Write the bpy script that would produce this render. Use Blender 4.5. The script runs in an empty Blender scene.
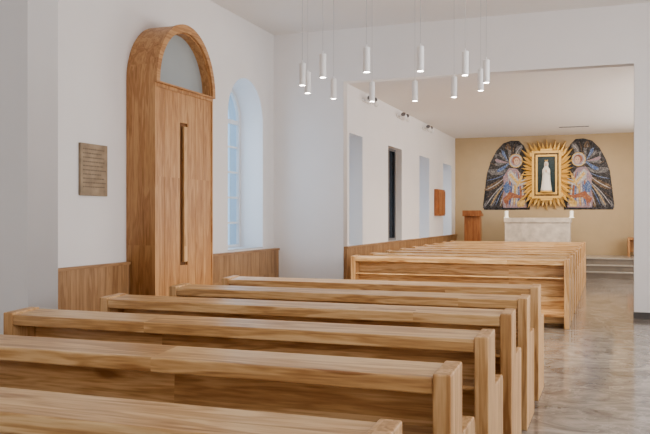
import bpy, bmesh, math, random
from mathutils import Matrix, Vector
random.seed(7)
S = bpy.context.scene
COL = S.collection
try:
    S.view_settings.view_transform = 'AgX'
    S.view_settings.look = 'AgX - Medium High Contrast'
except Exception:
    pass

# ------------------------------------------------------------ materials
def new_mat(name):
    m = bpy.data.materials.new(name); m.use_nodes = True
    nt = m.node_tree; b = nt.nodes['Principled BSDF']
    return m, nt, b
def flat(name, col, rough=0.5, metal=0.0, emit=None, es=0.0, noise=0.0, nscale=8.0):
    m, nt, b = new_mat(name)
    b.inputs['Base Color'].default_value = (*col, 1)
    b.inputs['Roughness'].default_value = rough
    b.inputs['Metallic'].default_value = metal
    if emit:
        b.inputs['Emission Color'].default_value = (*emit, 1)
        b.inputs['Emission Strength'].default_value = es
    if noise > 0:
        tc = nt.nodes.new('ShaderNodeTexCoord'); n = nt.nodes.new('ShaderNodeTexNoise')
        n.inputs['Scale'].default_value = nscale; n.inputs['Detail'].default_value = 5
        nt.links.new(tc.outputs['Object'], n.inputs['Vector'])
        r = nt.nodes.new('ShaderNodeValToRGB')
        r.color_ramp.elements[0].position = 0.3; r.color_ramp.elements[1].position = 0.7
        r.color_ramp.elements[0].color = (*[c*(1-noise) for c in col], 1)
        r.color_ramp.elements[1].color = (*[min(1, c*(1+noise)) for c in col], 1)
        nt.links.new(n.outputs['Fac'], r.inputs['Fac'])
        nt.links.new(r.outputs['Color'], b.inputs['Base Color'])
    return m
def wood(name, axis, c_dark, c_mid, c_light, rough=0.38, lam=0.11, knots=False):
    m, nt, b = new_mat(name); N = nt.nodes; L = nt.links
    tc = N.new('ShaderNodeTexCoord'); oi = N.new('ShaderNodeObjectInfo')
    mul = N.new('ShaderNodeMath'); mul.operation = 'MULTIPLY'; mul.inputs[1].default_value = 37.0
    L.new(oi.outputs['Random'], mul.inputs[0])
    add = N.new('ShaderNodeVectorMath'); add.operation = 'ADD'
    L.new(tc.outputs['Object'], add.inputs[0]); L.new(mul.outputs[0], add.inputs[1])
    cell = [lam, lam, lam]; cell[axis] = 2.3
    div = N.new('ShaderNodeVectorMath'); div.operation = 'DIVIDE'; div.inputs[1].default_value = cell
    L.new(add.outputs[0], div.inputs[0])
    fl = N.new('ShaderNodeVectorMath'); fl.operation = 'FLOOR'; L.new(div.outputs[0], fl.inputs[0])
    wn = N.new('ShaderNodeTexWhiteNoise'); wn.noise_dimensions = '3D'; L.new(fl.outputs[0], wn.inputs['Vector'])
    sc = [11, 11, 11]; sc[axis] = 0.9
    mp = N.new('ShaderNodeMapping'); mp.inputs['Scale'].default_value = sc
    L.new(add.outputs[0], mp.inputs['Vector'])
    shift = N.new('ShaderNodeVectorMath'); shift.operation = 'MULTIPLY_ADD'
    shift.inputs[1].default_value = (3, 3, 3)
    L.new(wn.outputs['Color'], shift.inputs[0]); L.new(mp.outputs[0], shift.inputs[2])
    n1 = N.new('ShaderNodeTexNoise'); n1.inputs['Scale'].default_value = 1.1; n1.inputs['Detail'].default_value = 3
    n1.inputs['Distortion'].default_value = 0.6
    L.new(shift.outputs[0], n1.inputs['Vector'])
    ml = N.new('ShaderNodeMath'); ml.operation = 'MULTIPLY'; ml.inputs[1].default_value = 38
    L.new(n1.outputs['Fac'], ml.inputs[0])
    sn = N.new('ShaderNodeMath'); sn.operation = 'SINE'; L.new(ml.outputs[0], sn.inputs[0])
    n2 = N.new('ShaderNodeTexNoise'); n2.inputs['Scale'].default_value = 7; n2.inputs['Detail'].default_value = 4
    L.new(shift.outputs[0], n2.inputs['Vector'])
    a0 = N.new('ShaderNodeMath'); a0.operation = 'MULTIPLY_ADD'; a0.inputs[1].default_value = 0.10
    L.new(sn.outputs[0], a0.inputs[0]); L.new(n1.outputs['Fac'], a0.inputs[2])
    a1 = N.new('ShaderNodeMath'); a1.operation = 'MULTIPLY_ADD'; a1.inputs[1].default_value = 0.5
    L.new(n2.outputs['Fac'], a1.inputs[0]); L.new(a0.outputs[0], a1.inputs[2])
    a2 = N.new('ShaderNodeMath'); a2.operation = 'MULTIPLY_ADD'; a2.inputs[1].default_value = 0.14
    L.new(wn.outputs['Value'], a2.inputs[0]); L.new(a1.outputs[0], a2.inputs[2])
    fac = a2.outputs[0]
    if knots:
        ks = [5.5, 5.5, 5.5]; ks[axis] = 1.9
        km = N.new('ShaderNodeMapping'); km.inputs['Scale'].default_value = ks; L.new(add.outputs[0], km.inputs['Vector'])
        vo = N.new('ShaderNodeTexVoronoi'); vo.inputs['Scale'].default_value = 0.75; L.new(km.outputs[0], vo.inputs['Vector'])
        mr = N.new('ShaderNodeMapRange'); mr.inputs[1].default_value = 0.03; mr.inputs[2].default_value = 0.15
        mr.inputs[3].default_value = -0.55; mr.inputs[4].default_value = 0.0
        L.new(vo.outputs['Distance'], mr.inputs[0])
        a3 = N.new('ShaderNodeMath'); a3.operation = 'ADD'; L.new(fac, a3.inputs[0]); L.new(mr.outputs[0], a3.inputs[1])
        fac = a3.outputs[0]
    r = N.new('ShaderNodeValToRGB'); cr = r.color_ramp
    cr.elements[0].position = 0.48; cr.elements[0].color = (*c_dark, 1)
    cr.elements[1].position = 1.0; cr.elements[1].color = (*c_light, 1)
    e = cr.elements.new(0.77); e.color = (*c_mid, 1)
    L.new(fac, r.inputs['Fac'])
    L.new(r.outputs['Color'], b.inputs['Base Color'])
    b.inputs['Roughness'].default_value = rough
    bp = N.new('ShaderNodeBump'); bp.inputs['Strength'].default_value = 0.05; bp.inputs['Distance'].default_value = 0.01
    L.new(n2.outputs['Fac'], bp.inputs['Height']); L.new(bp.outputs[0], b.inputs['Normal'])
    return m
oak = ((0.36, 0.175, 0.07), (0.62, 0.38, 0.18), (0.80, 0.56, 0.31))
M_px = wood('oak_grain_x', 0, *oak, rough=0.30, knots=True)
M_pz = wood('oak_grain_z', 2, (0.37, 0.18, 0.07), (0.58, 0.34, 0.155), (0.72, 0.47, 0.25), rough=0.4)
dk = ((0.33, 0.155, 0.062), (0.49, 0.255, 0.112), (0.60, 0.35, 0.17))
M_dz = wood('door_oak_grain_z', 2, *dk, rough=0.4, lam=0.16)
M_dy = wood('door_oak_grain_y', 1, *dk, rough=0.4, lam=0.16)
M_rec = wood('recess_oak', 2, (0.14, 0.065, 0.025), (0.20, 0.10, 0.04), (0.26, 0.13, 0.055), rough=0.6)  # door oak darkened to paint in the shade of the handle recess
wk = ((0.27, 0.14, 0.067), (0.375, 0.215, 0.105), (0.47, 0.285, 0.15))
M_wz = wood('wainscot_oak', 2, *wk, rough=0.45, lam=0.14)
M_wy = wood('wainscot_oak_y', 1, *wk, rough=0.45, lam=0.14)
M_lect = wood('lectern_wood', 2, (0.24, 0.09, 0.035), (0.33, 0.135, 0.055), (0.42, 0.19, 0.08), rough=0.4)
M_wall = flat('white_plaster', (0.87, 0.85, 0.84), 0.9, noise=0.012, nscale=2)
M_ceil = flat('white_ceiling', (0.89, 0.86, 0.83), 0.9)
M_ochre = flat('ochre_plaster', (0.55, 0.43, 0.28), 0.85, noise=0.03, nscale=3)
M_white = flat('white_metal', (0.9, 0.9, 0.9), 0.35)
M_grey = flat('grey_metal', (0.25, 0.25, 0.26), 0.4, 0.5)
M_base = flat('dark_baseboard', (0.11, 0.10, 0.095), 0.5)
M_sill = flat('stone_sill', (0.6, 0.6, 0.6), 0.4)
M_frame = flat('white_window_frame', (0.84, 0.86, 0.88), 0.4)
M_fan = flat('fanlight_glass', (0.40, 0.44, 0.45), 0.12)
M_lens = flat('lamp_lens', (1, 1, 1), 0.5, emit=(1, 0.93, 0.82), es=45)
M_cord = flat('cord', (0.5, 0.5, 0.5), 0.5)

def glass(name, tint):
    m = bpy.data.materials.new(name); m.use_nodes = True; nt = m.node_tree
    nt.nodes.clear(); o = nt.nodes.new('ShaderNodeOutputMaterial')
    t = nt.nodes.new('ShaderNodeBsdfTransparent'); t.inputs[0].default_value = (*tint, 1)
    g = nt.nodes.new('ShaderNodeBsdfGlossy'); g.inputs['Roughness'].default_value = 0.05
    mx = nt.nodes.new('ShaderNodeMixShader'); mx.inputs[0].default_value = 0.08
    nt.links.new(t.outputs[0], mx.inputs[1]); nt.links.new(g.outputs[0], mx.inputs[2]); nt.links.new(mx.outputs[0], o.inputs[0])
    return m
M_glass = glass('window_glass', (0.85, 0.92, 0.97))
M_gdark = glass('tinted_glass', (0.30, 0.30, 0.31))

def floor_mat():
    m, nt, b = new_mat('polished_stone_floor'); N = nt.nodes; L = nt.links
    tc = N.new('ShaderNodeTexCoord')
    br = N.new('ShaderNodeTexBrick'); br.offset = 0.5
    br.inputs['Scale'].default_value = 1.0; br.inputs['Brick Width'].default_value = 0.9
    br.inputs['Row Height'].default_value = 0.6; br.inputs['Mortar Size'].default_value = 0.0025
    br.inputs['Color1'].default_value = (0.95, 0.95, 0.95, 1); br.inputs['Color2'].default_value = (1.05, 1.04, 1.03, 1)
    br.inputs['Mortar'].default_value = (0.86, 0.85, 0.84, 1)
    L.new(tc.outputs['Object'], br.inputs['Vector'])
    mp = N.new('ShaderNodeMapping'); mp.inputs['Scale'].default_value = (1.0, 1.4, 1)
    mp.inputs['Rotation'].default_value = (0, 0, 0.5)
    L.new(tc.outputs['Object'], mp.inputs['Vector'])
    n = N.new('ShaderNodeTexNoise'); n.inputs['Scale'].default_value = 2.2; n.inputs['Detail'].default_value = 12
    n.inputs['Roughness'].default_value = 0.68; n.inputs['Distortion'].default_value = 1.6
    L.new(mp.outputs[0], n.inputs['Vector'])
    r = N.new('ShaderNodeValToRGB'); cr = r.color_ramp
    cr.elements[0].position = 0.34; cr.elements[0].color = (0.15, 0.128, 0.108, 1)
    cr.elements[1].position = 0.68; cr.elements[1].color = (0.45, 0.405, 0.355, 1)
    e = cr.elements.new(0.50); e.color = (0.28, 0.247, 0.213, 1)
    L.new(n.outputs['Fac'], r.inputs['Fac'])
    # light veins
    v = N.new('ShaderNodeTexNoise'); v.inputs['Scale'].default_value = 1.5; v.inputs['Detail'].default_value = 6
    v.inputs['Distortion'].default_value = 2.2; L.new(mp.outputs[0], v.inputs['Vector'])
    s = N.new('ShaderNodeMath'); s.operation = 'SUBTRACT'; s.inputs[1].default_value = 0.5; L.new(v.outputs['Fac'], s.inputs[0])
    ab = N.new('ShaderNodeMath'); ab.operation = 'ABSOLUTE'; L.new(s.outputs[0], ab.inputs[0])
    mr = N.new('ShaderNodeMapRange'); mr.inputs[1].default_value = 0.0; mr.inputs[2].default_value = 0.018
    mr.inputs[3].default_value = 0.45; mr.inputs[4].default_value = 0.0; L.new(ab.outputs[0], mr.inputs[0])
    vm = N.new('ShaderNodeMix'); vm.data_type = 'RGBA'; L.new(mr.outputs[0], vm.inputs[0])
    L.new(r.outputs['Color'], vm.inputs[6]); vm.inputs[7].default_value = (0.58, 0.53, 0.47, 1)
    mx = N.new('ShaderNodeMix'); mx.data_type = 'RGBA'; mx.blend_type = 'MULTIPLY'; mx.inputs[0].default_value = 1
    L.new(vm.outputs[2], mx.inputs[6]); L.new(br.outputs['Color'], mx.inputs[7])
    L.new(mx.outputs[2], b.inputs['Base Color'])
    b.inputs['Roughness'].default_value = 0.11
    return m
M_floor = floor_mat()

# ------------------------------------------------------------ geometry helpers
def link(ob, parent=None):
    COL.objects.link(ob)
    if parent: ob.parent = parent
    return ob
def empty(name, loc=(0, 0, 0), rotz=0):
    e = bpy.data.objects.new(name, None); e.empty_display_size = 0.1
    e.location = loc; e.rotation_euler = (0, 0, rotz); COL.objects.link(e); return e
def bm_box(bm, x0, x1, y0, y1, z0, z1, mi=0):
    vs = [bm.verts.new(p) for p in [(x0,y0,z0),(x1,y0,z0),(x1,y1,z0),(x0,y1,z0),(x0,y0,z1),(x1,y0,z1),(x1,y1,z1),(x0,y1,z1)]]
    for f in [(0,3,2,1),(4,5,6,7),(0,1,5,4),(1,2,6,5),(2,3,7,6),(3,0,4,7)]:
        fa = bm.faces.new([vs[i] for i in f]); fa.material_index = mi
    return vs
def bm_prism_x(bm, prof, x0, x1, mi=0):
    a = [bm.verts.new((x0, y, z)) for y, z in prof]; b = [bm.verts.new((x1, y, z)) for y, z in prof]
    n = len(prof)
    bm.faces.new(a[::-1]).material_index = mi; bm.faces.new(b).material_index = mi
    for i in range(n):
        bm.faces.new([a[i], a[(i+1) % n], b[(i+1) % n], b[i]]).material_index = mi
def bm_cyl(bm, c, r0, r1, h, seg=24, mi=0, rot=None):
    M = Matrix.Translation(c) @ (rot if rot else Matrix.Identity(4)) @ Matrix.Translation((0, 0, h/2))
    res = bmesh.ops.create_cone(bm, cap_ends=True, segments=seg, radius1=r0, radius2=r1, depth=h, matrix=M)
    for v in res['verts']:
        for f in v.link_faces: f.material_index = mi
def bm_sph(bm, c, s, mi=0, seg=20):
    M = Matrix.Translation(c) @ Matrix.Diagonal((*s, 1))
    res = bmesh.ops.create_uvsphere(bm, u_segments=seg, v_segments=seg//2, radius=1, matrix=M)
    for v in res['verts']:
        for f in v.link_faces: f.material_index = mi; f.smooth = True
def mk(name, bm, mats, parent=None, bevel=0, smooth=False, loc=None):
    bmesh.ops.recalc_face_normals(bm, faces=bm.faces)
    me = bpy.data.meshes.new(name); bm.to_mesh(me); bm.free()
    for m in mats: me.materials.append(m)
    ob = bpy.data.objects.new(name, me); link(ob, parent)
    if loc: ob.location = loc
    if smooth:
        for p in me.polygons: p.use_smooth = True
    if bevel:
        md = ob.modifiers.new('bevel', 'BEVEL'); md.width = bevel; md.segments = 2; md.limit_method = 'ANGLE'
    return ob
def box(name, x0, x1, y0, y1, z0, z1, mat, parent=None, bevel=0):
    bm = bmesh.new(); bm_box(bm, x0, x1, y0, y1, z0, z1); return mk(name, bm, [mat], parent, bevel)
def slab(name, outer, holes, t, plane, pos, mat, parent=None):
    cu = bpy.data.curves.new(name, 'CURVE'); cu.dimensions = '2D'; cu.fill_mode = 'BOTH'; cu.extrude = t/2
    for pts in [outer] + holes:
        sp = cu.splines.new('POLY'); sp.points.add(len(pts)-1); sp.use_cyclic_u = True
        for i, p in enumerate(pts): sp.points[i].co = (p[0], p[1], 0, 1)
    tmp = bpy.data.objects.new('tmp', cu); COL.objects.link(tmp)
    dg = bpy.context.evaluated_depsgraph_get(); dg.update()
    me = bpy.data.meshes.new_from_object(tmp.evaluated_get(dg)); me.name = name
    bpy.data.objects.remove(tmp)
    if plane == 'X':
        M = Matrix(((0,0,1,pos),(1,0,0,0),(0,1,0,0),(0,0,0,1)))
    else:
        M = Matrix(((1,0,0,0),(0,0,-1,pos),(0,1,0,0),(0,0,0,1)))
    me.transform(M); me.materials.clear(); me.materials.append(mat)
    ob = bpy.data.objects.new(name, me); return link(ob, parent)
def rect(a, b, c, d): return [(a, c), (b, c), (b, d), (a, d)]
def arch(a, b, z0, zs, n=28, rz=None):
    r = (b-a)/2; c = (a+b)/2; rz = rz or r
    return [(a, z0), (b, z0)] + [(c + r*math.cos(math.pi*i/n), zs + rz*math.sin(math.pi*i/n)) for i in range(n+1)]

# ------------------------------------------------------------ room constants
XN, XF = -5.28, -4.05
YC, YB = 12.0, 21.8
ZN, ZF = 4.5, 3.65
YR, XR, XRF = -3.0, 3.2, 2.2
XO = 0.34
WD = 0.6

box('floor', -6.4, 4.0, YR-0.3, YB+0.3, -0.2, 0, M_floor)
box('ceiling_nave', XN-0.5, XR+0.3, YR-0.3, YC+0.2, ZN, ZN+0.2, M_ceil)
box('ceiling_chancel', XF-0.5, XRF+0.3, YC+0.2, YB+0.3, ZF, ZF+0.2, M_ceil)
W1 = (10.32, 11.55)
slab('wall_left_nave', rect(YR-0.3, YC+0.2, 0, ZN), [arch(W1[0], W1[1], 0.95, 2.98)], WD, 'X', XN-WD/2, M_wall)
wins = [(12.3, 13.05), (14.73, 15.8), (17.4, 18.45), (20.1, 21.25)]
slab('wall_left_chancel', rect(YC+0.2, YB, 0, ZF), [rect(a, b, 0.97, 2.85) for a, b in wins], 0.4, 'X', XF-0.2, M_wall)
slab('wall_cross', [(XN, 0), (XF, 0), (XF, ZF), (XO, ZF), (XO, 0), (XR, 0), (XR, ZN), (XN, ZN)], [], 0.2, 'Y', YC+0.1, M_wall)
box('wall_back', XF-0.4, XRF+0.3, YB, YB+0.3, 0, ZF, M_ochre)
slab('wall_right_chancel', rect(YC+0.2, YB, 0, ZF), [rect(a, a+1.5, 0.97, 2.9) for a in (13.2, 15.7, 18.2)], 0.3, 'X', XRF+0.15, M_wall)
slab('wall_right_nave', rect(YR, YC, 0, ZN), [arch(a, a+1.6, 0.9, 2.9) for a in (-1.5, 1.4, 4.3, 7.2)], 0.3, 'X', XR+0.15, M_wall)
box('wall_rear', XN-0.45, XR+0.3, YR-0.3, YR, 0, ZN, M_wall)
slab('wall_front_arch', [(XN, 0), (XF, 0), (XF, ZF+0.2), (1.6, ZF+0.2), (1.6, 0), (XR, 0), (XR, ZN), (XN, ZN)], [], 0.34, 'Y', 4.85, M_wall)
box('baseboard_cross', XO-0.012, XR, YC-0.015, YC, 0, 0.09, M_base)
box('baseboard_back', 1.5, XRF, YB-0.015, YB, 0.45, 0.53, M_base)

def wainscot(name, x, y0, y1, ztop, depth=0.05):
    bm = bmesh.new(); n = max(1, round((y1-y0)/0.15)); w = (y1-y0)/n
    bm_box(bm, x, x+depth*0.5, y0, y1, 0, ztop-0.03)
    for i in range(n):
        bm_box(bm, x+depth*0.5, x+depth, y0+i*w+0.001, y0+(i+1)*w-0.001, 0.06, ztop-0.03)
    bm_box(bm, x, x+depth+0.02, y0, y1, ztop-0.03, ztop, 1)
    return mk(name, bm, [M_wz, M_wy], None, 0.001)
wainscot('trim_1', XN, 5.03, 7.73, 0.93)
wainscot('trim_2', XN, 9.14, YC-0.002, 0.93, 0.09)
wainscot('trim_3', XF, YC+0.02, YB-0.05, 0.97)
box('trim_4', XN-WD+0.22, XN, W1[0]+0.002, W1[1]-0.002, 0.95, 0.965, M_sill)

def window_arched(name, x, a, b, z0, zs):
    e = empty(name)
    t = 0.055
    slab('frame', arch(a, b, z0, zs), [arch(a+t, b-t, z0+t, zs, rz=(b-a)/2-t)], 0.07, 'X', x, M_frame, e)
    bm = bmesh.new(); c = (a+b)/2
    bm_box(bm, x-0.025, x+0.03, c-0.025, c+0.025, z0+t, zs+(b-a)/2-t)
    for k in range(1, 6):
        z = z0 + k*(zs-z0)/5
        h = 0.035 if k == 5 else 0.016
        bm_box(bm, x-0.02, x+0.024, a+t*0.9, b-t*0.9, z-h, z+h)
    mk('muntins', bm, [M_frame], e)
    slab('pane', arch(a+0.01, b-0.01, z0, zs), [], 0.008, 'X', x-0.01, M_glass, e)
    return e
window_arched('window_1', XN-WD+0.16, W1[0], W1[1], 0.95, 2.98)
def window_rect(name, x, a, b, z0, z1, mg):
    e = empty(name); t = 0.05
    slab('frame', rect(a, b, z0, z1), [rect(a+t, (a+b)/2-0.03, z0+t, z1-t), rect((a+b)/2+0.03, b-t, z0+t, z1-t)], 0.06, 'X', x, M_frame if mg is M_glass else M_grey, e)
    slab('pane', rect(a+0.01, b-0.01, z0+0.01, z1-0.01), [], 0.008, 'X', x, mg, e)
for i, (a, b) in enumerate(wins):
    window_rect(f'window_{i+2}', XF-(0.16 if i == 1 else 0.34), a, b, 0.97, 2.85, M_gdark if i == 1 else M_glass)
for i, a in enumerate((13.2, 15.7, 18.2)): window_rect(f'window_{i+6}', XRF+0.2, a, a+1.5, 0.97, 2.9, M_glass)
for i, a in enumerate((-1.5, 1.4, 4.3, 7.2)): window_arched(f'window_{i+9}', XR+0.2, a, a+1.6, 0.9, 2.9)

# ------------------------------------------------------------ arched door box
D0, D1, DX, ZS = 7.74, 9.13, -4.89, 3.03
door = empty('door_1')
dep = DX - XN; RZ = 0.76
slab('surround', arch(D0, D1, 0, ZS, 48, RZ), [arch(D0+0.075, D1-0.075, ZS+0.0, ZS+0.001, 40, RZ-0.10), rect(D0+0.03, D1-0.03, 0.01, ZS-0.07)], dep-0.002, 'X', (DX+XN)/2+0.001, M_dz, door)
slab('arch_moulding', arch(D0-0.012, D1+0.012, ZS-0.03, ZS, 48, RZ+0.012), [arch(D0+0.06, D1-0.06, ZS-0.01, ZS+0.001, 40, RZ-0.085)], 0.03, 'X', DX+0.015, M_dy, door)
slab('fanlight', arch(D0+0.07, D1-0.07, ZS, ZS+0.001, 40, RZ-0.09), [], 0.012, 'X', DX-0.12, M_fan, door)
hc = D0 + 0.60
bm = bmesh.new(); n = 7; w = (D1-D0-0.06)/n
r0, r1 = hc-0.03, hc+0.15
edges = [D0+0.03, D0+0.03+w, D0+0.03+2*w, r0]
e2 = [r1, r1+0.20, r1+0.40, D1-0.03]
for a, b in list(zip(edges[:-1], edges[1:])) + list(zip(e2[:-1], e2[1:])):
    bm_box(bm, DX-0.09, DX-0.012, a+0.002, b-0.002, 0.012, ZS-0.07)
bm_box(bm, DX-0.09, DX-0.012, r0+0.0005, r1-0.0005, 0.012, 0.86); bm_box(bm, DX-0.09, DX-0.012, r0+0.0005, r1-0.0005, 2.60, ZS-0.07)
mk('leaf', bm, [M_dz], door, 0.001)
bm = bmesh.new(); bm_box(bm, DX-0.09, DX-0.04, r0, r1, 0.86, 2.60, 0)
mk('handle_recess', bm, [M_rec], door)
bm = bmesh.new(); bm_box(bm, DX-0.03, DX+0.0, hc+0.055, hc+0.135, 0.90, 2.56, 0)
bm_box(bm, DX-0.04, DX-0.025, hc+0.07, hc+0.11, 0.92, 0.98, 0); bm_box(bm, DX-0.04, DX-0.025, hc+0.07, hc+0.11, 2.46, 2.52, 0)
mk('grip', bm, [M_pz], door, 0.004)
box('threshold', XN+0.002, DX+0.04, D0, D1, 0, 0.012, M_base, door)

# ------------------------------------------------------------ pews
def pew_mesh(PX0, PX1):
    bm = bmesh.new(); T = 0.065; K = -0.235
    prof = [(K, 0.0), (0.30, 0.0), (0.30, 0.60), (0.28, 0.63), (0.02, 0.63), (0.0, 0.65), (0.0, 0.905), (K, 0.895)]
    bm_prism_x(bm, prof, PX0, PX0+T, 1); bm_prism_x(bm, prof, PX1-T, PX1, 1)
    xa, xb = PX0+T, PX1-T
    bm_prism_x(bm, [(K+0.006, 0.822), (-0.008, 0.835), (-0.008, 0.897), (K+0.006, 0.882)], xa, xb, 0)
    bm_prism_x(bm, [(-0.06, 0.40), (-0.03, 0.40), (-0.01, 0.834), (-0.04, 0.832)], xa, xb, 0)
    bm_box(bm, xa, xb, K+0.03, -0.05, 0.64, 0.66, 0)
    bm_prism_x(bm, [(-0.03, 0.40), (0.29, 0.42), (0.29, 0.46), (-0.03, 0.44)], xa, xb, 0)
    bm_box(bm, xa, xb, 0.22, 0.245, 0.32, 0.415, 0)
    bm_prism_x(bm, [(K, 0.15), (-0.09, 0.19), (-0.09, 0.225), (K, 0.185)], xa, xb, 0)
    bm_box(bm, xa, xb, -0.09, -0.06, 0.05, 0.40, 0)
    xm = (xa+xb)/2
    bm_box(bm, xm-0.02, xm+0.02, -0.06, 0.21, 0.0, 0.41, 1)
    bmesh.ops.recalc_face_normals(bm, faces=bm.faces)
    me = bpy.data.meshes.new('church_pew'); bm.to_mesh(me); bm.free()
    me.materials.append(M_px); me.materials.append(M_pz)
    return me
PM1 = pew_mesh(-3.31, -0.52); PM2 = pew_mesh(-3.44, -0.48)
for y in [2.04 + 0.908*k for k in range(6)] + [10.75 + 0.91*k for k in range(9)]:
    o = bpy.data.objects.new('church_pew', PM1 if y < 8 else PM2); o.location = (0, y, 0); COL.objects.link(o)
    md = o.modifiers.new('bevel', 'BEVEL'); md.width = 0.006; md.segments = 2; md.limit_method = 'ANGLE'

# ------------------------------------------------------------ pendants
cx, cy, R = -2.39, 8.93, 1.085
base = math.atan2(cx, cy)
ZB, LEN, PR = 2.97, 0.26, 0.037
def pend_mesh():
    bm = bmesh.new(); seg = 28
    rings = [(PR, 0.0), (PR, LEN-0.006), (PR-0.006, LEN), (0.006, LEN), (0.006, LEN+0.03)]
    inner = [(PR, 0.0), (PR-0.004, 0.0), (PR-0.005, 0.006)]
    def lathe(rs, mi):
        prev = None
        for r, z in rs:
            cur = [bm.verts.new((r*math.cos(2*math.pi*i/seg), r*math.sin(2*math.pi*i/seg), z)) for i in range(seg)]
            if prev:
                for i in range(seg):
                    f = bm.faces.new([prev[i], prev[(i+1) % seg], cur[(i+1) % seg], cur[i]]); f.material_index = mi
            prev = cur
        return prev
    lathe(rings, 0); last = lathe(inner, 0)
    f = bm.faces.new(last); f.material_index = 1
    bm_cyl(bm, (0, 0, LEN+0.02), 0.0022, 0.0022, ZN-ZB-LEN-0.04, 8, 2)
    bm_cyl(bm, (0, 0, ZN-ZB-0.03), 0.045, 0.045, 0.03, 24, 0)
    me = bpy.data.meshes.new('pendant_lamp'); bm.to_mesh(me); bm.free()
    for m in (M_white, M_lens, M_cord): me.materials.append(m)
    return me
PLM = pend_mesh()
spl = bpy.data.lights.new('pendant_spot', 'SPOT'); spl.energy = 55; spl.spot_size = math.radians(100); spl.spot_blend = 0.8
spl.color = (1, 0.87, 0.70); spl.shadow_soft_size = 0.05
for k in range(12):
    th = base + math.radians(15+30*k)
    x = cx + R*math.sin(th); y = cy + R*math.cos(th)
    o = bpy.data.objects.new('pendant_lamp', PLM); o.location = (x, y, ZB); COL.objects.link(o)
    l = bpy.data.objects.new('bulb', spl); l.parent = o; l.location = (0, 0, -0.01); COL.objects.link(l)

# ------------------------------------------------------------ plaque & wall fittings
pl = empty('bronze_plaque')
M_pl = flat('bronze', (0.35, 0.27, 0.185), 0.5, 0.1, noise=0.22, nscale=9)
M_plt = flat('plaque_letters', (0.20, 0.15, 0.10), 0.5, 0.1)
box('plate', XN, XN+0.03, 6.87, 7.34, 1.68, 2.24, M_pl, pl, 0.004)
bm = bmesh.new()
for r in range(10):
    y = 6.91; z = 2.18 - r*0.045
    end = 7.30 - random.random()*0.10
    while y < end:
        w = random.uniform(0.012, 0.04); bm_box(bm, XN+0.03, XN+0.032, y, min(y+w, end+0.01), z-0.007, z+0.006); y += w+0.012
mk('lettering', bm, [M_plt], pl)
box('thermostat', XN, XN+0.03, 9.42, 9.50, 1.98, 2.10, M_white, None, 0.006)
sw = empty('light_switch')
box('plate', XN, XN+0.012, 9.42, 9.50, 1.62, 1.78, M_white, sw, 0.003)
box('rocker', XN+0.012, XN+0.02, 9.435, 9.485, 1.66, 1.74, M_white, sw, 0.003)
font = empty('holy_water_font')
bm = bmesh.new(); bm_sph(bm, (XN+0.08, 9.5, 1.1), (0.07, 0.07, 0.05), 0); bm_box(bm, XN+0.001, XN+0.02, 9.43, 9.57, 1.06, 1.22)
mk('bowl', bm, [M_grey], font)

# ------------------------------------------------------------ chancel wall spotlights
for y in (13.25, 15.6, 17.9):
    e = empty('spotlight_fixture', (XF, y, 3.50))
    bm = bmesh.new()
    bm_box(bm, 0, 0.03, -0.24, 0.24, -0.03, 0.03)
    mk('rail', bm, [M_white], e, 0.003)
    bm = bmesh.new()
    for s in (-0.15, 0.15):
        bm_cyl(bm, (0.14, s-0.07, 0.03), 0.05, 0.055, 0.14, 20, 0, Matrix.Rotation(math.radians(-115), 4, 'X'))
        bm_cyl(bm, (0.03, s, 0.0), 0.010, 0.010, 0.10, 10, 0, Matrix.Rotation(math.radians(90), 4, 'Y'))
    mk('heads', bm, [M_white], e)
    bm = bmesh.new()
    for s in (-0.15, 0.15):
        bm_cyl(bm, (0.14, s-0.07, 0.03), 0.046, 0.046, 0.004, 20, 0, Matrix.Rotation(math.radians(65), 4, 'X'))
    mk('lens', bm, [M_grey], e)

bm = bmesh.new(); bm_box(bm, -1.15, -0.45, 19.87, 19.92, ZF-0.012, ZF)
for i in range(7): bm_box(bm, -1.13+i*0.098, -1.06+i*0.098, 19.88, 19.91, ZF-0.016, ZF-0.012)
mk('ceiling_vent', bm, [M_grey])

# ------------------------------------------------------------ chancel platform & furniture
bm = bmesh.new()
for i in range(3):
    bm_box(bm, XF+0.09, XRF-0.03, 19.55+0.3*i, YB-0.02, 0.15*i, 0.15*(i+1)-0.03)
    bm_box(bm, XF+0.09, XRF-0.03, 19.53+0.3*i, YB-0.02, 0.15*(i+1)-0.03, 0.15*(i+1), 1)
M_step = flat('platform_stone', (0.22, 0.19, 0.16), 0.4, noise=0.15, nscale=3)  # darker risers: shadow under the step edges put into the colour
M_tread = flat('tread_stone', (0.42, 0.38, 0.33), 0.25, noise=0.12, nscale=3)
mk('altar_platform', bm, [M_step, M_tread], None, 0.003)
PZ = 0.45
M_alt = flat('pale_travertine', (0.70, 0.63, 0.55), 0.45, noise=0.2, nscale=5)
al = empty('altar')
box('mensa', -2.53, -0.90, 20.35, 21.15, PZ+0.86, PZ+0.98, M_alt, al, 0.006)
box('block', -2.51, -0.92, 20.37, 21.13, PZ+0.0, PZ+0.858, M_alt, al, 0.004)
bm = bmesh.new(); bm_box(bm, -2.1, -1.3, 20.362, 20.37, PZ+0.2, PZ+0.7); mk('front_panel', bm, [M_alt], al, 0.003)
M_wax = flat('candle_wax', (0.9, 0.88, 0.82), 0.5, emit=(1, 0.9, 0.7), es=0.6)
for x in (-2.55, -0.93):
    e = empty('altar_candle', (x+0.04, 20.75, PZ+0.98))
    bm = bmesh.new(); bm_cyl(bm, (0, 0, 0), 0.07, 0.06, 0.02); bm_cyl(bm, (0, 0, 0.02), 0.045, 0.045, 0.16); bm_cyl(bm, (0, 0, 0.18), 0.003, 0.002, 0.02, 6)
    mk('candle', bm, [M_wax], e)
le = empty('lectern', (-3.31, 20.3, PZ))
bm = bmesh.new()
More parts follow.
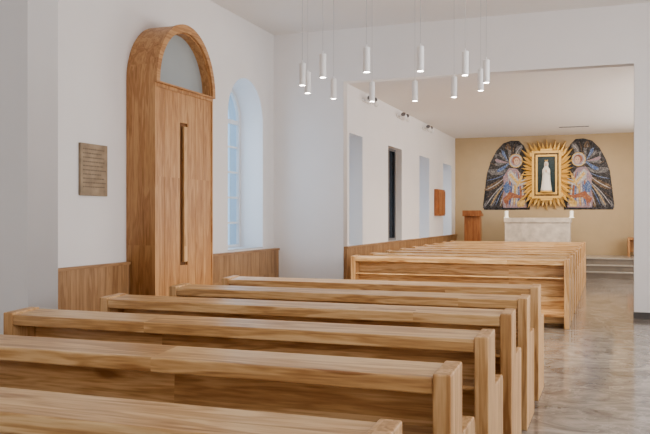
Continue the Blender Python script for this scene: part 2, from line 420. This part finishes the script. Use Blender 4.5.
bm_box(bm, -0.2, 0.2, -0.15, 0.15, 0.04, 1.02); bm_box(bm, -0.22, 0.22, -0.18, 0.18, 0, 0.04)
mk('stand', bm, [M_lect], le, 0.006)
bm = bmesh.new(); bm_prism_x(bm, [(-0.2, 1.02), (0.2, 1.02), (0.2, 1.06), (-0.2, 1.17)], -0.24, 0.24)
mk('desk', bm, [M_lect], le, 0.006)
st = empty('sedilia_bench', (0.95, 21.35, PZ))
bm = bmesh.new()
bm_box(bm, -0.5, 0.5, -0.22, 0.2, 0.42, 0.48)
for x in (-0.5, 0.45): bm_box(bm, x, x+0.05, -0.22, 0.2, 0, 0.42)
bm_box(bm, -0.45, 0.45, 0.12, 0.15, 0.1, 0.42)
mk('bench_body', bm, [M_dz], st, 0.005)
sh = empty('shrine_cabinet')
M_sh = flat('shrine_red_wood', (0.44, 0.18, 0.075), 0.4, noise=0.2, nscale=5)
box('case', XF+0.003, XF+0.10, 18.98, 19.85, 1.48, 2.14, M_sh, sh, 0.01)
for a in (19.02, 19.43): box('shutter', XF+0.10, XF+0.12, a, a+0.38, 1.52, 2.10, M_sh, sh, 0.004)

# ------------------------------------------------------------ mosaic altarpiece
U, V = 0.0262, 0.0272
mo = empty('mosaic_altarpiece', (-1.57, YB-0.001, 1.62))
def mosaic_mat(name, cols, metal=0.0, rough=0.5, scale=38):
    m, nt, b = new_mat(name); N = nt.nodes; L = nt.links
    tc = N.new('ShaderNodeTexCoord'); v = N.new('ShaderNodeTexVoronoi'); v.inputs['Scale'].default_value = scale
    L.new(tc.outputs['Object'], v.inputs['Vector'])
    bw = N.new('ShaderNodeRGBToBW'); L.new(v.outputs['Color'], bw.inputs[0])
    r = N.new('ShaderNodeValToRGB'); r.color_ramp.interpolation = 'CONSTANT'
    n = len(cols)
    r.color_ramp.elements[0].position = 0; r.color_ramp.elements[0].color = (*cols[0], 1)
    r.color_ramp.elements[1].position = 0.35+0.3/max(1, n-1); r.color_ramp.elements[1].color = (*cols[1], 1)
    for i in range(2, n):
        e = r.color_ramp.elements.new(0.35+0.35*i/(n-1)*0.9); e.color = (*cols[i], 1)
    L.new(bw.outputs[0], r.inputs['Fac']); L.new(r.outputs['Color'], b.inputs['Base Color'])
    b.inputs['Metallic'].default_value = metal; b.inputs['Roughness'].default_value = rough
    return m
MM = [
    mosaic_mat('tesserae_black', [(0.025, 0.024, 0.028), (0.055, 0.05, 0.055), (0.10, 0.095, 0.10)]),
    mosaic_mat('tesserae_grey', [(0.12, 0.118, 0.13), (0.20, 0.195, 0.205), (0.29, 0.28, 0.28)]),
    mosaic_mat('tesserae_white', [(0.46, 0.45, 0.47), (0.63, 0.60, 0.57), (0.37, 0.36, 0.41)]),
    mosaic_mat('tesserae_mauve', [(0.36, 0.24, 0.26), (0.47, 0.34, 0.34), (0.28, 0.23, 0.32)]),
    mosaic_mat('tesserae_blue', [(0.08, 0.13, 0.29), (0.14, 0.21, 0.39), (0.27, 0.33, 0.45)]),
    mosaic_mat('tesserae_gold', [(0.62, 0.42, 0.16), (0.48, 0.31, 0.11), (0.72, 0.54, 0.27)], 0.1, 0.4),
    mosaic_mat('tesserae_rust', [(0.34, 0.13, 0.07), (0.43, 0.21, 0.11), (0.26, 0.10, 0.08)]),
    mosaic_mat('tesserae_skin', [(0.60, 0.43, 0.33), (0.66, 0.49, 0.38)]),
    mosaic_mat('tesserae_brown', [(0.10, 0.065, 0.045), (0.18, 0.12, 0.075), (0.27, 0.19, 0.12)]),
]
NV, GY, WH, MV, BL, GD, RD, SK, BR = range(9)
def poly(bm, pts, d0, mi, s=1, th=0.006):
    P = [(p[0]*s*U, p[1]*V) for p in pts]
    a = [bm.verts.new((x, -d0-th, z)) for x, z in P]; b = [bm.verts.new((x, -d0, z)) for x, z in P]
    bm.faces.new(a).material_index = mi
    n = len(P)
    for i in range(n): bm.faces.new([a[i], b[i], b[(i+1) % n], a[(i+1) % n]]).material_index = mi
def feather(bm, p0, p1, w, d, mi, s, bend=0.0):
    p0 = Vector(p0); p1 = Vector(p1); dr = p1-p0; nrm = Vector((-dr.y, dr.x)).normalized()
    Lf, Rt = [], []
    for i in range(9):
        t = i/8; c = p0 + dr*t + nrm*bend*math.sin(math.pi*t)
        ww = w*(0.35+0.65*min(1, t*1.6))*(1 if t < 0.8 else math.sqrt(max(0.02, 1-((t-0.8)/0.2)**2)))
        Lf.append(c+nrm*ww); Rt.append(c-nrm*ww)
    poly(bm, [(p.x, p.y) for p in Lf + Rt[::-1]], d, mi, s)
def disc(bm, c, r, d, mi, s, n=20, rv=None):
    rv = rv or r
    poly(bm, [(c[0]+r*math.cos(2*math.pi*i/n), c[1]+rv*math.sin(2*math.pi*i/n)) for i in range(n)], d, mi, s)
for side, nm in ((1, 'angel_left'), (-1, 'angel_right')):
    bm = bmesh.new()
    poly(bm, [(-17, 1), (-64, 1), (-65, 6), (-63, 22), (-61, 38), (-57, 50), (-51, 61), (-44, 68), (-36, 70.5), (-28, 70), (-23, 65), (-19, 56), (-17, 30)], 0.0, NV, side)
    tips = [(-65, 3), (-63.5, 12), (-63.5, 21), (-62, 31), (-60.5, 40), (-57.5, 49), (-53, 57), (-47, 63.5), (-40, 68), (-32, 68.5), (-25, 66)]
    for i, tp in enumerate(tips):
        feather(bm, (-35+i*0.6, 38+i*1.3), tp, 2.9, 0.008+0.001*i, (GY, NV, BR, NV, GY, NV)[i % 6], side, 2.2)
        feather(bm, (-37+i*0.6, 38+i*1.3), (tp[0]*0.965-1, tp[1]*0.97+0.8), 0.42, 0.022, (GY, BR, WH, BL)[i % 4], side, 2.2)
    for i in range(7):
        x = -62+i*5
        feather(bm, (-40+i*1.6, 32), (x, 3), 2.1, 0.024+0.001*i, (NV, GY, NV, BR)[i % 4], side, -1.5)
        feather(bm, (-40+i*1.6, 30), (x, 5), 0.4, 0.034, (WH, GD, BL)[i % 3], side, -1.5)
    for i in range(9):
        a = math.radians(80+i*17)
        feather(bm, (-38, 48), (-39+14*math.cos(a), 48+14*math.sin(a)), 1.7, 0.036+0.0008*i, (GY, NV, BL, GY, NV, MV)[i % 6], side, 0.8)
    # robe
    poly(bm, [(-20, 3), (-44, 3), (-45, 12), (-43, 22), (-44, 34), (-38, 43), (-30, 42), (-24, 34), (-21, 18)], 0.046, MV, side)
    for i in range(10):
        feather(bm, (-38+i*1.3, 38), (-43+i*2.5, 4), 0.8, 0.053+0.0003*i, (WH, RD, BL, WH, GD, WH, BL, RD, WH, GY)[i], side, 1.0)
    poly(bm, [(-44, 12), (-37, 19), (-26, 15), (-21, 16), (-21, 12), (-35, 13), (-42, 7)], 0.062, RD, side)
    poly(bm, [(-44, 24), (-40, 30), (-36, 24), (-38, 18), (-42, 18)], 0.0625, BL, side)
    poly(bm, [(-30, 8), (-24, 14), (-21, 9), (-23, 4), (-29, 4)], 0.0625, GD, side)
    poly(bm, [(-40, 38), (-36, 41), (-27, 30), (-20, 32), (-19, 28), (-29, 24), (-37, 30)], 0.064, WH, side)
    poly(bm, [(-38, 36), (-36, 38), (-28, 28.5), (-22, 30), (-22, 28.5), (-29, 26)], 0.071, GD, side)
    disc(bm, (-19.5, 30), 1.6, 0.069, SK, side)
    feather(bm, (-32, 20), (-23, 38), 1.2, 0.072, GD, side, 0)
    # head with halo
    disc(bm, (-31, 50), 7.0, 0.062, GD, side); disc(bm, (-31, 50), 6.2, 0.066, WH, side); disc(bm, (-31, 50), 4.9, 0.070, MV, side)
    disc(bm, (-30.8, 50.5), 3.8, 0.074, RD, side); disc(bm, (-30, 49.4), 2.8, 0.08, SK, side, rv=3.6)
    for ex in (-31.2, -29.2): disc(bm, (ex, 50), 0.4, 0.087, BR, side, 8)
    poly(bm, [(-30.8, 47.5), (-29.4, 47.5), (-30.1, 47)], 0.087, RD, side)
    mk(nm, bm, MM, mo)
# golden sun rays
M_gold = flat('gold_leaf', (0.80, 0.53, 0.19), 0.4, 0.2)
M_gold2 = flat('gold_shade', (0.40, 0.24, 0.08), 0.4, 0.2)
bm = bmesh.new(); n = 96; pts = []
for i in range(n):
    a = 2*math.pi*i/n
    k = max(abs(math.cos(a))/26.5, abs(math.sin(a))/35)
    rr = min(1/k, 38)
    if i % 2: rr *= 0.74
    elif i % 4: rr *= 0.90
    elif i % 8: rr *= 0.97
    pts.append((rr*math.cos(a), 35.5+rr*math.sin(a)))
a0 = bm.verts.new((0, -0.135, 35.5*V)); vb = [bm.verts.new((p[0]*U, -0.085 if i % 2 else -0.11, p[1]*V)) for i, p in enumerate(pts)]
for i in range(n): bm.faces.new([a0, vb[i], vb[(i+1) % n]]).material_index = (1 if i % 4 == 0 else 0)
vw = [bm.verts.new((v.co.x, -0.0, v.co.z)) for v in vb]
for i in range(n): bm.faces.new([vb[i], vw[i], vw[(i+1) % n], vb[(i+1) % n]])
mk('sun_rays', bm, [M_gold, M_gold2], mo)
def ring(bm, ow, oh, iw, ih, d0, d1, mi, cz=35.5):
    for (x0, x1, z0, z1) in ((-ow, -iw, -oh, oh), (iw, ow, -oh, oh), (-iw, iw, ih, oh), (-iw, iw, -oh, -ih)):
        bm_box(bm, x0*U, x1*U, -d1, -d0, (cz+z0)*V, (cz+z1)*V, mi)
bm = bmesh.new()
ring(bm, 14.5, 23.5, 12, 21, 0.0, 0.20, 0); ring(bm, 12, 21, 10.6, 19.6, 0.0, 0.17, 1); ring(bm, 10.6, 19.6, 8.6, 17.6, 0.0, 0.21, 0)
for sx in (-1, 1):
    for sz in (-1, 1): bm_box(bm, (sx*14.5-2)*U, (sx*14.5+2)*U, -0.19, -0.10, (35.5+sz*20-2)*V, (35.5+sz*20+2)*V, 0)
bm_box(bm, -6*U, 6*U, -0.19, -0.1, 59*V, 61*V, 0); bm_box(bm, -6*U, 6*U, -0.19, -0.1, 10*V, 12*V, 0)
mk('gilded_frame', bm, [M_gold, MM[BR]], mo, 0.003)
M_niche = flat('niche_teal', (0.015, 0.045, 0.06), 0.4, noise=0.5, nscale=30)
bm = bmesh.new(); bm_box(bm, -8.6*U, 8.6*U, -0.155, -0.14, 17.9*V, 53.1*V); mk('niche_panel', bm, [M_niche], mo)
# statue
bm = bmesh.new(); seg = 24; prev = None
prof = [(0, .135, .06), (.03, .14, .062), (.12, .125, .06), (.3, .105, .055), (.42, .10, .055), (.5, .105, .058), (.57, .095, .052), (.62, .06, .04), (.65, .05, .04), (.70, .058, .045), (.75, .05, .042), (.785, .025, .025)]
for z, rx, ry in prof:
    cur = [bm.verts.new((rx*(1+0.05*math.sin(6*2*math.pi*i/seg)*(z < .5))*math.cos(2*math.pi*i/seg), ry*math.sin(2*math.pi*i/seg), z)) for i in range(seg)]
    if prev:
        for i in range(seg): bm.faces.new([prev[i], prev[(i+1) % seg], cur[(i+1) % seg], cur[i]])
    else: bm.faces.new(cur[::-1])
    prev = cur
bm.faces.new(prev)
bm_sph(bm, (0, -0.035, 0.69), (0.032, 0.025, 0.04), 1)
bm_sph(bm, (0, -0.062, 0.685), (0.006, 0.007, 0.01), 1, 8)
for s in (-1, 1):
    bm_cyl(bm, (s*0.075, -0.03, 0.44), 0.028, 0.018, 0.10, 12, 0, Matrix.Rotation(math.radians(-s*38), 4, 'Y') @ Matrix.Rotation(math.radians(25), 4, 'X'))
    bm_cyl(bm, (s*0.008, -0.075, 0.49), 0.012, 0.005, 0.075, 10, 1)
bm_cyl(bm, (0, 0, 0.77), 0.028, 0.045, 0.035, 14, 2)
for i in range(7):
    a = 2*math.pi*i/7; bm_cyl(bm, (0.04*math.cos(a), 0.04*math.sin(a), 0.80), 0.009, 0.001, 0.03, 6, 2)
bm_box(bm, -0.15, 0.15, -0.07, 0.07, -0.04, 0, 2)
M_stat = flat('statue_white', (0.88, 0.86, 0.8), 0.5); M_skin = flat('statue_skin', (0.75, 0.55, 0.43), 0.5)
mk('madonna_statue', bm, [M_stat, M_skin, M_gold], mo, 0, True, loc=(0, -0.235, 19.6*V))

# ------------------------------------------------------------ lights
def area(name, loc, rot, sx, sy, e, col=(1, 1, 1)):
    l = bpy.data.lights.new(name, 'AREA'); l.shape = 'RECTANGLE'; l.size = sx; l.size_y = sy; l.energy = e; l.color = col
    o = bpy.data.objects.new(name, l); o.location = loc; o.rotation_euler = rot; COL.objects.link(o); return o
hp = math.pi/2
for i, (a, e) in enumerate(((-1.5, 30), (1.4, 62), (4.3, 88), (7.2, 122))):
    area('window_daylight', (XR-0.02, a+0.8, 2.2), (0, hp, 0), 2.4, 1.5, e, (1.0, 0.975, 0.97))
for a in (13.2, 15.7, 18.2):
    area('window_daylight', (XRF-0.02, a+0.75, 1.95), (0, hp, 0), 1.8, 1.4, 58, (1.0, 0.92, 0.84))
area('window_daylight', (XN-WD+0.2, sum(W1)/2, 2.1), (0, -hp, 0), 2.0, 0.8, 10, (0.55, 0.76, 1.0))
area('window_daylight', (-1.5, YR+0.1, 2.6), (-hp, 0, math.pi), 5, 2.4, 42, (1, 0.96, 0.92))  # added fill light from behind; the rear wall has no window
for x in (-3.0, -1.6, -0.2):  # added spots washing the back wall and mosaic, no fixture at these points
    l = bpy.data.lights.new('downlight', 'SPOT'); l.energy = 80; l.color = (1, 0.86, 0.68); l.spot_size = math.radians(95); l.spot_blend = 0.9; l.shadow_soft_size = 0.1
    o = bpy.data.objects.new('downlight', l); o.location = (x, 19.2, ZF-0.1)
    o.rotation_euler = (math.radians(50), 0, 0); COL.objects.link(o)
for y in (13.5, 16, 18.3):  # added warm fill under the chancel ceiling, no lamps stand here
    l = bpy.data.lights.new('downlight', 'SPOT'); l.energy = 130; l.color = (1, 0.84, 0.66); l.spot_size = math.radians(130); l.spot_blend = 0.9; l.shadow_soft_size = 0.15
    o = bpy.data.objects.new('downlight', l); o.location = (-1.9, y, ZF-0.05); COL.objects.link(o)

w = bpy.data.worlds.new('World'); S.world = w; w.use_nodes = True
bg = w.node_tree.nodes['Background']; bg.inputs[0].default_value = (0.57, 0.77, 1.0, 1); bg.inputs[1].default_value = 1.35

# ------------------------------------------------------------ camera
cam = bpy.data.cameras.new('camera'); cam.sensor_width = 36; cam.lens = 780/650*36
co = bpy.data.objects.new('camera', cam); co.location = (0, 0, 1.45); co.rotation_euler = (hp, 0, math.radians(20)); COL.objects.link(co)
S.camera = co
